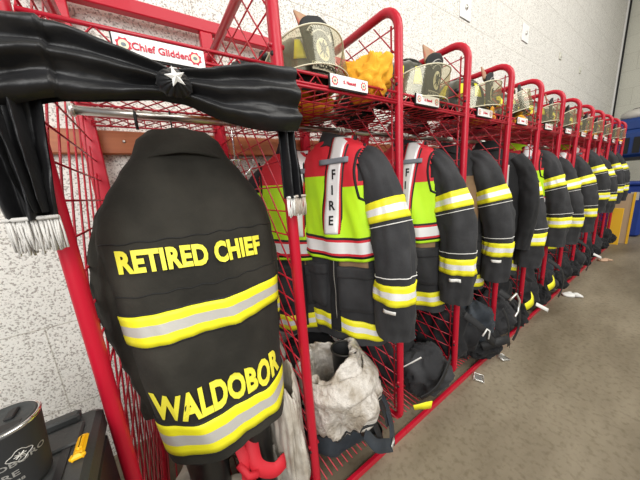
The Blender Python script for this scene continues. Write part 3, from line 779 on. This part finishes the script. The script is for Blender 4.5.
def T_(o,*a,**k): return tag(o,*a,**k)
T_(lump('protective_hood','gold',(.925,.06,SZ),(.052,.09,.095),4,rz=.4,amp=.5,freq=1.9,ridge=.9,n=72),'bright gold cloth hood heaped at the right of the nearest helmet','hood','gold and dark cloths on the shelves')
T_(lump('protective_hood','gold',(.74,.38,SZ),(.20,.20,.05),8,amp=.4,freq=2.6,ridge=.9,n=60),'gold hood spread flat on the shelf behind the nearest helmet','hood','gold and dark cloths on the shelves')
T_(lump('protective_hood','gold',(.45,.33,SZ),(.07,.13,.075),5,amp=.4,n=48),'gold hood on the shelf above the chief coat, seen through the mesh','hood','gold and dark cloths on the shelves')
T_(lump('work_glove','dark',(.475,.12,SZ),(.045,.07,.045),6,amp=.35,n=40),'black glove lying in front of the gold hood on the first shelf','glove')
T_(lump('work_glove','coat',(.965,.20,SZ),(.045,.11,.06),9,amp=.4,n=40),'dark grey glove behind the gold hood at the third hoop frame','glove')
T_(lump('folded_cloth','khaki',(.925,.36,SZ),(.07,.10,.05),12,amp=.4,n=40),'olive tan cloth tucked behind the heaped gold hood','cloth')
for k in range(2,12):
    rnd=random.Random(k)
    T_(lump('protective_hood',['gold','khaki','dark','gold'][k%4] ,(k*S+.39,.12,SZ),(.075,.10,.055),20+k,amp=.4,n=36),'crumpled %s cloth on the shelf of the %s bay from the near end'%(['gold','tan','black','gold'][k%4],ordn[k]),'cloth','gold and dark cloths on the shelves')
    T_(lump('work_glove','dark' if k%2 else 'coat2',(k*S+.16,.45,SZ),(.11,.12,.075),40+k,amp=.35,n=36),'dark gloves bundled at the back of the %s bay shelf from the near end'%ordn[k],'gloves','dark bundles behind the helmets')

# boots and bunker pants
def make_boot():
    t=thing('rubber_boot','x','boot')      # origin heel/sole centre, toe towards -Y
    prof=[(0,.115,.062,.072),(.06,.105,.060,.070),(.12,.085,.058,.066),(.2,.07,.058,.062),(.3,.068,.062,.066),(.36,.07,.066,.07)]
    m=MB()
    def f(u,v):
        k=v*(len(prof)-1); i=min(len(prof)-2,int(k)); q=k-i; z,yl,xw,yb=[prof[i][j]*(1-q)+prof[i+1][j]*q for j in range(4)]
        a=2*PI*u; s_=math.sin(a); 
        return (xw*math.cos(a)+.003*nz(u*8,v*8),(yb*s_ if s_>0 else (yl+max(0,.10-z)*.9)*s_),z+.02)
    m.grid(f,40,26,closed=True); m.build('shaft','rubber',t)
    mm=MB(); mm.grid(lambda u,v:Vector(f(u,1)).lerp(Vector((0,0,.30)),v*.5)-Vector((0,0,.16*v)),40,6,closed=True).build('lining','dark',t)
    MB().grid(lambda u,v:(lambda a:((.068-.0*v)*math.cos(a)*(1 if v<.95 else 0),(.078*math.sin(a) if math.sin(a)>0 else .215*math.sin(a))*(1 if v<.95 else 0),.0+.028*(v<.5)))(2*PI*u),36,4,closed=True).build('sole','bootbrown',t,smooth=False)
    MB().tube([f(i/40,1) for i in range(40)],.005,6,closed=True).build('top_rim','bootbrown',t)
    return t
bt=make_boot()
bz=.081
def pants(label,loc,rz,size,mats,seed,h=.30,hole=.55,group='fire trousers on the low shelves',frq=2.0,amp=.16):
    t=thing('fire_trousers',label,'trousers',loc,rz,group)
    prof=[(.72,0),(.92,.03),(1.02,.12),(1.05,.3),(1.02,.5),(.98,.68),(.92,.85),(.82,.97),(.72,1.0),(.70,.93),(.68,.78),(.66,.5),(.60,.2)]
    pc=catmull([(a,0,b) for a,b in prof],4)
    def f(u,v):
        p=pc[int(round(v*(len(pc)-1)))]; a=2*PI*u; q=Vector((math.cos(a)*frq*1.4,math.sin(a)*frq*1.4,p.z*frq*1.1+seed+v*1.5))
        rg=(1-abs(noise.noise(q*1.3))*2.4); n2=noise.noise(q*.6+Vector((4,4,4)))
        r=p.x*(1+amp*n2+amp*.55*(rg-.5))
        return (size[0]*r*math.cos(a),size[1]*r*math.sin(a),h*p.z*(1+.18*noise.noise(q*.45)))
    m=MB().grid(f,96,len(pc),closed=True); m.build('cloth',mats,t,thick=.004)
    MB().tube([Vector(f(i/72,.14))*1.0+Vector((0,0,0)) for i in range(72)],.006,6,closed=True).build('hem_binding','black',t)
    return t
def strap(parent,name,pts,w,mt,nrm=(0,-1,0),thick=.0025):
    P=catmull(pts,8); n=len(P); N_=Vector(nrm)
    def f(u,v):
        i=int(round(v*(n-1))); d=(P[min(n-1,i+1)]-P[max(0,i-1)]).normalized(); s_=d.cross(N_).normalized()
        return P[i]+s_*(u-.5)*w
    o=MB().grid(f,3,n).build(name,mt,parent,thick=thick); return o
# bay 0
p0=pants('khaki fire trousers rolled round black boots under the chief coat, red braces hanging out',(.27,.20,bz),0,(.215,.17),'khaki',2,h=.20,amp=.22)
strap(p0,'brace',[(-.01,-.10,.36),(.005,-.165,.30),(.00,-.185,.22),(.03,-.19,.15),(.02,-.18,.08)],.045,'redcloth',(.3,-1,0))
strap(p0,'brace',[(.04,-.13,.34),(.035,-.18,.27),(.085,-.20,.225),(.14,-.19,.22),(.17,-.17,.12)],.045,'redcloth',(0,-1,.5))
MB().tube([(-.02,-.165,.30),(.0,-.19,.26),(.03,-.195,.25)],.012,8).build('brace_buckle','redcloth',p0)
o=bt; o.location=(.165,.11,bz+.02); o.rotation_euler=(.05,0,.3); tag(o,'left black rubber boot standing in the khaki trousers under the chief coat','boot','black boots on the low shelves')
dup(bt,(.335,.12,bz+.05),-.2,'right black rubber boot standing in the khaki trousers under the chief coat','black boots on the low shelves')
w=pants('tall crumpled end of khaki trousers leaning against the second red frame',(.450,.10,bz),.0,(.055,.12),'khaki',6,h=.50,amp=.25,group=None); w.name='fire_trousers.005'; w['category']='trousers'
# bay 1
p1=pants('grubby white fire trousers with black hem, below the nearest lime vest',(.755,.10,bz+.15),0,(.165,.16),'khakiw',19,h=.30,amp=.24,frq=2.0,group='fire trousers on the low shelves')
p1.rotation_euler=(math.radians(-9),math.radians(-6),.5)
strap(p1,'brace',[(-.10,-.14,.02),(-.09,-.17,-.05),(-.04,-.19,-.11),(.0,-.20,-.155)],.05,'navy',(0,-1,.2))
strap(p1,'brace',[(.14,-.12,.0),(.12,-.16,-.06),(.06,-.19,-.12),(.0,-.20,-.155)],.05,'navy',(0,-1,.2))
fl=MB().grid(lambda u,v:(lambda a:((.150+.040*math.sin(PI*v)+.012*fbm(u*3,v*3,1))*math.cos(a),(.150+.040*math.sin(PI*v)+.012*fbm(u*3,v*3,1))*math.sin(a),.290-.05*u-(.10+.08*u)*v+.012*fbm(u*5,v*2,4)))(math.radians(170+170*u)),40,16).build('folded_flap','khakiw',p1,thick=.006)
strap(p1,'brace',[(-.03,-.15,.02),(-.035,-.165,-.05),(-.03,-.17,-.13)],.04,'dark',(0,-1,.2))
strap(p1,'brace',[(.07,-.15,.02),(.075,-.165,-.05),(.05,-.18,-.11)],.04,'dark',(0,-1,.2))
MB().tube([(-.02,-.205,-.15),(.02,-.205,-.15),(.02,-.205,-.135),(-.02,-.205,-.135)],.003,5,closed=True).build('brace_buckle','steel',p1)
dup(bt,(.780,.110,bz+.075),.3,'black boot whose open top shows in the grubby white trousers','black boots on the low shelves').scale=(.85,.85,1)
lump('gear_bag','navy',(.75,.20,bz),(.19,.20,.10),14,amp=.2)
tag(bpy.data.objects['gear_bag'],'navy cloth gear bag squashed under the grubby white trousers','bag','dark gear heaps on the low shelves')
T_(lump('gear_bag','coat2',(.80,.50,bz),(.20,.14,.22),15,amp=.25),'black gear heap at the wall behind the grubby white trousers','bag','dark gear heaps on the low shelves')
T_(lump('trouser_bundle','coat2',(.645,.36,bz),(.09,.13,.20),16,amp=.3),'black bundle behind the second hoop frame, left of the white trousers','bundle')
T_(lump('silver_bundle','khaki',(.60,.52,bz),(.06,.12,.24),17,amp=.3),'pale crumpled bundle seen through the mesh of the second frame','bundle')
# bays 2..11
def gear(label,k,parts,group='dark gear heaps on the low shelves'):
    t=thing('gear_heap',label,'gear',(k*S,0,bz),0,group)
    for nm,mt,loc,size,seed in parts: lump(nm,mt,loc,size,seed,parent=t,amp=.3,ridge=.9,freq=2.0,n=64)
    return t
g=gear('grey-black folded trousers and bag heaped in the third bay, just behind its low red rail',2,[('trouser_fold','coat',(.30,.07,.0),(.17,.13,.15),31),('trouser_fold','coat2',(.20,.30,.0),(.20,.17,.24),32),('lining','grey',(.33,.22,.20),(.07,.05,.05),33)])
strap(g,'strap',[(.13,-.03,.05),(.20,-.07,.10),(.28,-.075,.16),(.38,-.05,.20)],.035,'dark')
strap(g,'reflective_patch',[(.07,-.03,.03),(.11,-.06,.04),(.16,-.075,.03)],.04,'yellow')
strap(g,'reflective_strip',[(.05,.05,.22),(.09,.0,.27),(.13,-.03,.30)],.012,'white')
g=gear('navy air-pack harness and webbing spilling over the rail in the fourth bay',3,[('pack_cover','navy',(.33,.05,.10),(.14,.12,.16),35),('trouser_fold','coat2',(.18,.16,.0),(.22,.20,.24),36),('lower_fold','coat2',(.35,-.02,.0),(.16,.10,.09),37)])
strap(g,'webbing',[(.08,-.01,.36),(.16,-.09,.26),(.24,-.11,.16),(.34,-.12,.10)],.045,'dark')
strap(g,'webbing',[(.22,-.06,.10),(.30,-.13,.14),(.42,-.14,.11),(.47,-.13,.04)],.05,'dark',(0,-1,.6))
strap(g,'webbing',[(.45,-.08,.30),(.48,-.11,.18),(.48,-.12,.02)],.025,'dark')
MB().tube([(.12,-.10,.24),(.15,-.11,.28),(.19,-.11,.25),(.18,-.11,.20)],.005,6).build('cable','white',g)
def mask(label,loc,rz):
    t=thing('metal_buckle',label,'buckle',loc,rz)
    MB().box((-.035,-.03,.0),(.035,.03,.014),bev=.004).build('plate','steel',t,smooth=False)
    MB().tube([(-.045,-.035,.012),(.04,-.04,.012),(.045,.03,.02),(-.04,.035,.02)],.005,6,closed=True).build('loop','steel',t); t.scale=(.75,.75,.75)
    return t
mask('larger steel harness buckle on the floor by the fourth bay',(1.70,-.085,.0),.5)
mask('white harness clip on the floor at the fifth bay',(2.02,-.10,.0),1.2)
for k in range(4,12):
    g=gear('black harness and folded trousers heaped in the %s bay from the near end'%ordn[k],k,[('trouser_fold','coat2' if k%2 else 'coat',(.20,.08,.0),(.17,.14,.17),40+k),('pack_cover','coat2' if k%3 else 'navy',(.34,.16,.04),(.16,.14,.24),50+k),('lower_fold','coat2',(.40,-.01,.0),(.09,.09,.10),60+k)])
    if k in (4,5): strap(g,'reflective_strip',[(.30,-.10,.19),(.36,-.12,.22),(.42,-.10,.26)],.06,'yellow',(0,-1,.2))
    if k in (4,6,8): strap(g,'webbing',[(.02,-.02,.38),(.08,-.11,.28),(.10,-.13,.14),(.04,-.12,.03)],.045,'dark'); 
    if k==4: MB().tube([(.0,-.09,.34),(.05,-.11,.38),(.09,-.12,.32),(.08,-.12,.24),(.03,-.12,.22)],.008,8).build('air_line','steel',g)
    if k in (5,9): strap(g,'webbing',[(.10,-.08,.10),(.16,-.14,.05),(.24,-.13,.01)],.03,'white')
def glove(label,loc,rz,m_):
    t=thing('leather_glove',label,'glove',loc,rz)
    lump('palm',m_,(0,0,0),(.045,.055,.022),3,parent=t,amp=.1)
    f=MB()
    for i in range(4): f.tube([(-.03+.02*i,-.04,.014),(-.034+.023*i,-.08,.018),(-.036+.025*i,-.105+.006*abs(i-1.5),.012)],[.011,.010,.007],8)
    f.tube([(.04,-.0,.014),(.06,-.03,.014),(.065,-.05,.012)],[.012,.011,.008],8); f.build('fingers',m_,t)
    return t
glove('cream leather glove dropped on the floor in front of the seventh bay',(3.55,-.12,.0),.6,'white')
glove('tan leather glove by the rail two frames before the yellow board',(5.2,-.12,0),1.,'skin')

# ------------------------------------------------------------ tool box, tumbler
def toolbox():
    t=thing('tool_box','dark grey plastic tool box with a yellow latch beside the near red post','tool box',(-.318,-.20,.50))
    x0,x1,y0,y1=-.30,.292,-.22,.225
    MB().box((x0,y0,0),(x1,y1,.235),bev=.012).build('body','plastic2',t,smooth=False)
    MB().box((x0-.004,y0-.004,.238),(x1+.004,y1+.004,.300),bev=.010).build('lid','plastic',t,smooth=False)
    r=MB(); r.box((x0+.02,y1-.03,.299),(x1-.03,y1-.006,.318),bev=.004).box((x1-.115,y1-.10,.299),(x1-.02,y1-.04,.307),bev=.003).box((x0+.03,y0+.03,.299),(x1-.17,y1-.12,.305),bev=.003).box((x1-.16,y0+.02,.299),(x1-.14,y1-.12,.310),bev=.003)
    r.build('lid_ridge','plastic',t,smooth=False)
    MB().box((x1-.045,.04,.299),(x1-.032,.17,.303)).build('lid_recess','plastic2',t,smooth=False)
    l=MB().box((x1-.024,.085,.301),(x1-.006,.140,.309),bev=.004).box((x1-.020,.095,.308),(x1-.010,.132,.313),bev=.003).box((x1-.027,.078,.301),(x1-.003,.088,.313),bev=.004)
    l.build('latch','latch',t,smooth=False)
    MB().tube([(-.15,y0+.10,.30),(-.14,y0+.10,.33),(.10,y0+.10,.33),(.11,y0+.10,.30)],.010,8).build('handle','plastic2',t)
    return t
toolbox()
t=thing('storage_bin','black plastic storage bin standing on the floor under the tool box','bin',(-.33,-.20,0))
MB().box((-.28,-.20,0),(.27,.20,.47),bev=.015).build('body','plastic2',t,smooth=False); MB().box((-.295,-.215,.465),(.285,.215,.499),bev=.006).build('lid','plastic2',t,smooth=False)
def tumbler():
    t=thing('tumbler','black insulated tumbler with silver lettering and clear lid, on the tool box','tumbler',(-.112,-.108,.8065))
    p=[(0,0),(.034,0),(.036,.004),(.0365,.01),(.044,.155),(.0445,.158)]
    MB().lathe(p,n=48).build('body','cup',t)
    MB().lathe([(.0445,.156),(.0455,.160),(.0445,.165),(.0405,.164),(.0395,.158)],n=48).build('rim','cuprim',t)
    MB().lathe([(.0405,.160),(.040,.1655),(.037,.1655),(.0355,.158),(.0,.157)],n=48).build('lid','plastic',t)
    MB().box((-.004,-.030,.157),(.024,-.006,.1585),bev=.0006).box((.0,.002,.157),(.012,.03,.164),bev=.002).build('lid_slider','plastic2',t,smooth=False)
    m=MB()
    def on(a,z): r=.0366+.0075*(z-.01)/.145+.0006; return (r*math.cos(a),r*math.sin(a),z)
    vs,fs=text_mesh('WALDOBORO',.014,.0004,.0002)
    for txt,zz,s_ in (('WALDOBORO',.085,.017),('FIRE',.060,.019),('EST. 1838',.040,.010)):
        vs,fs=text_mesh(txt,s_,.0003,.0002); MB().add([on(math.radians(-92)+v.x/.041,zz+v.y) for v in vs],fs).build('lettering','silver',t,smooth=False)
    ca=math.radians(-60); cz=.098; n=24
    q=[(.013*(1+.18*math.cos(4*2*PI*i/n)),2*PI*i/n) for i in range(n)]
    m.tube([on(ca+r*math.cos(b)/.041,cz+r*math.sin(b)) for r,b in q],.0007,4,closed=True)
    for i in range(8):
        b=i*PI/4; m.tube([on(ca,cz),on(ca+.007*math.cos(b)/.041,cz+.007*math.sin(b))],.0009,4)
    m.build('badge','silver',t,smooth=False)
tumbler()

bpy.data.objects['tumbler'].scale=(1,1,.74)
# ------------------------------------------------------------ wall fittings
pls=[(3.03,2.88,'upper'),(4.53,3.02,'middle'),(6.0,3.05,'third'),(7.2,3.05,'fourth')]
for i,(x,z,nm) in enumerate(pls):
    t=thing('wall_plate','%s small square pale plate high on the masonry wall'%['nearest','second','third','farthest'][i],'plate',(x,WALL,z),0,'pale plates fixed high on the wall')
    s_=.10 if i<2 else .05
    MB().box((-s_,-.012,-s_),(s_,0,s_),bev=.004).build('plate','paper' if i<2 else 'farwall',t,smooth=False)
    MB().tube([(0,-.012,0),(0,-.022,0)],.022,14).build('knob','steel',t)

# ------------------------------------------------------------ far end
t=thing('blue_bin','tall royal blue plastic bin beyond the end of the racks, pale label on its side','bin',(7.55,.0,0),math.radians(-4))
MB().box((-.30,-.27,.0),(.30,.27,.93),bev=.04).build('body','bluetarp',t,smooth=False); MB().box((-.33,-.29,.92),(.33,.29,.97),bev=.015).build('lid','bluetarp',t,smooth=False)
MB().box((-.308,-.20,.66),(-.301,-.10,.80)).build('label','silver',t,smooth=False)
t=thing('yellow_board','yellow painted plank leaning at the end of the rack row','board',(6.40,-.03,0),0)
MB().box((0,-.08,0),(.035,.075,.60),bev=.004).build('plank','ypaint',t,smooth=False); t.rotation_euler=(0,math.radians(4),0)
t=thing('plywood_sheet','tan plywood sheet with a yellow edge behind the yellow plank','board',(6.58,-.15,0),0)
MB().box((0,-.02,0),(.03,.16,.82)).build('sheet','cardboard',t,smooth=False); MB().box((-.012,-.045,0),(.03,-.02,.84)).build('edge','ypaint',t,smooth=False)
t=thing('blue_compressor','blue machine with a round silver cap standing above the blue bin','machine',(8.7,.12,0),math.radians(-10))
MB().box((-.45,-.42,1.42),(.5,.45,1.95),bev=.06).box((-.38,-.30,1.90),(.3,.42,2.18),bev=.07).build('housing','blue',t,smooth=False)
MB().lathe([(0,0),(.20,0),(.25,.05),(.24,.12),(.16,.18),(.0,.19)],(-.1,-.02,2.17),n=32).build('round_cap','silver',t)
MB().lathe([(0,.19),(.10,.19),(.10,.20),(0,.202)],(-.1,-.02,2.17),n=24).build('cap_centre','cup',t)
m=MB()
for i in range(5): m.box((-.47,-.35+.15*i,1.50),(-.45,-.26+.15*i,1.80))
m.build('vent','black',t,smooth=False)
m=MB()
for x in (-.45,.4):
    for y in (-.4,.42): m.box((x,y,0),(x+.05,y+.05,1.36))
m.build('stand','plastic2',t,smooth=False); MB().box((-.55,-.5,1.36),(.55,.52,1.42)).build('deck','plastic2',t,smooth=False)
T_(lump('blue_tarp','blue',(8.2,-.50,.0),(.2,.2,.75),71,amp=.2),'dark blue tarpaulin bundle at the right edge beyond the blue bin','tarp')
rnd=random.Random(3)
for i in range(3):
    x,y=6.9+.5*i,-.50-.12*i
    pts=[(x+.22*math.sin(j*.9+i)*rnd.uniform(.6,1),y+.12*math.cos(j*.9)*rnd.uniform(.6,1),.012) for j in range(10)]
    o=MB().tube(catmull(pts,5),.011,6).build('floor_cable','rubber'); tag(o,'dark cable coiled on the floor near the blue bin, %s of three'%['nearest','middle','farthest'][i],'cable','cables on the floor by the blue bin')

# ------------------------------------------------------------ light, camera
def area(name,loc,rot,size,energy,col=(1,1,1)):
    l=bpy.data.lights.new(name,'AREA'); l.shape='RECTANGLE'; l.size=size[0]; l.size_y=size[1]; l.energy=energy; l.color=col
    o=bpy.data.objects.new(name,l); C.objects.link(o); o.location=loc; o.rotation_euler=rot; return o
def aim(o,p): o.rotation_euler=(Vector(p)-o.location).to_track_quat('-Z','Y').to_euler()
w=bpy.data.worlds.new('daylight'); bpy.context.scene.world=w; w.use_nodes=True
bg=w.node_tree.nodes['Background']; bg.inputs[0].default_value=(.93,.97,1.,1); bg.inputs[1].default_value=.42
a=area('bay_door_daylight',(-1.6,-3.2,2.9),(0,0,0),(3.0,2.6),190,(1,.99,.96)); aim(a,(.6,.6,1.2))
a=area('overhead_fill',(4.0,-2.8,4.6),(0,0,0),(7,2.5),310,(1,.98,.94)); aim(a,(4.6,.2,.8))  # added overhead fill, brightens the far wall and floor without a real source

cam=bpy.data.cameras.new('camera'); co=bpy.data.objects.new('camera',cam); C.objects.link(co)
cam.sensor_fit='HORIZONTAL'; cam.sensor_width=36; cam.lens=36*250.035985/640; cam.clip_start=.01
yaw,pitch,roll=9.86376954e-01,-2.07338194e-01,-7.16614707e-02
F=Vector((math.cos(pitch)*math.cos(yaw),math.cos(pitch)*math.sin(yaw),math.sin(pitch))); R0=Vector((math.sin(yaw),-math.cos(yaw),0)); U0=R0.cross(F)
Rr=R0*math.cos(roll)+U0*math.sin(roll); Ur=U0*math.cos(roll)-R0*math.sin(roll)
mw=Matrix(((Rr.x,Ur.x,-F.x,.152025),(Rr.y,Ur.y,-F.y,-.705729),(Rr.z,Ur.z,-F.z,1.270694),(0,0,0,1)))
co.matrix_world=mw
sc_=bpy.context.scene; sc_.camera=co
sc_.view_settings.view_transform='Standard'; sc_.view_settings.look='None'; sc_.view_settings.exposure=0.; sc_.view_settings.gamma=1
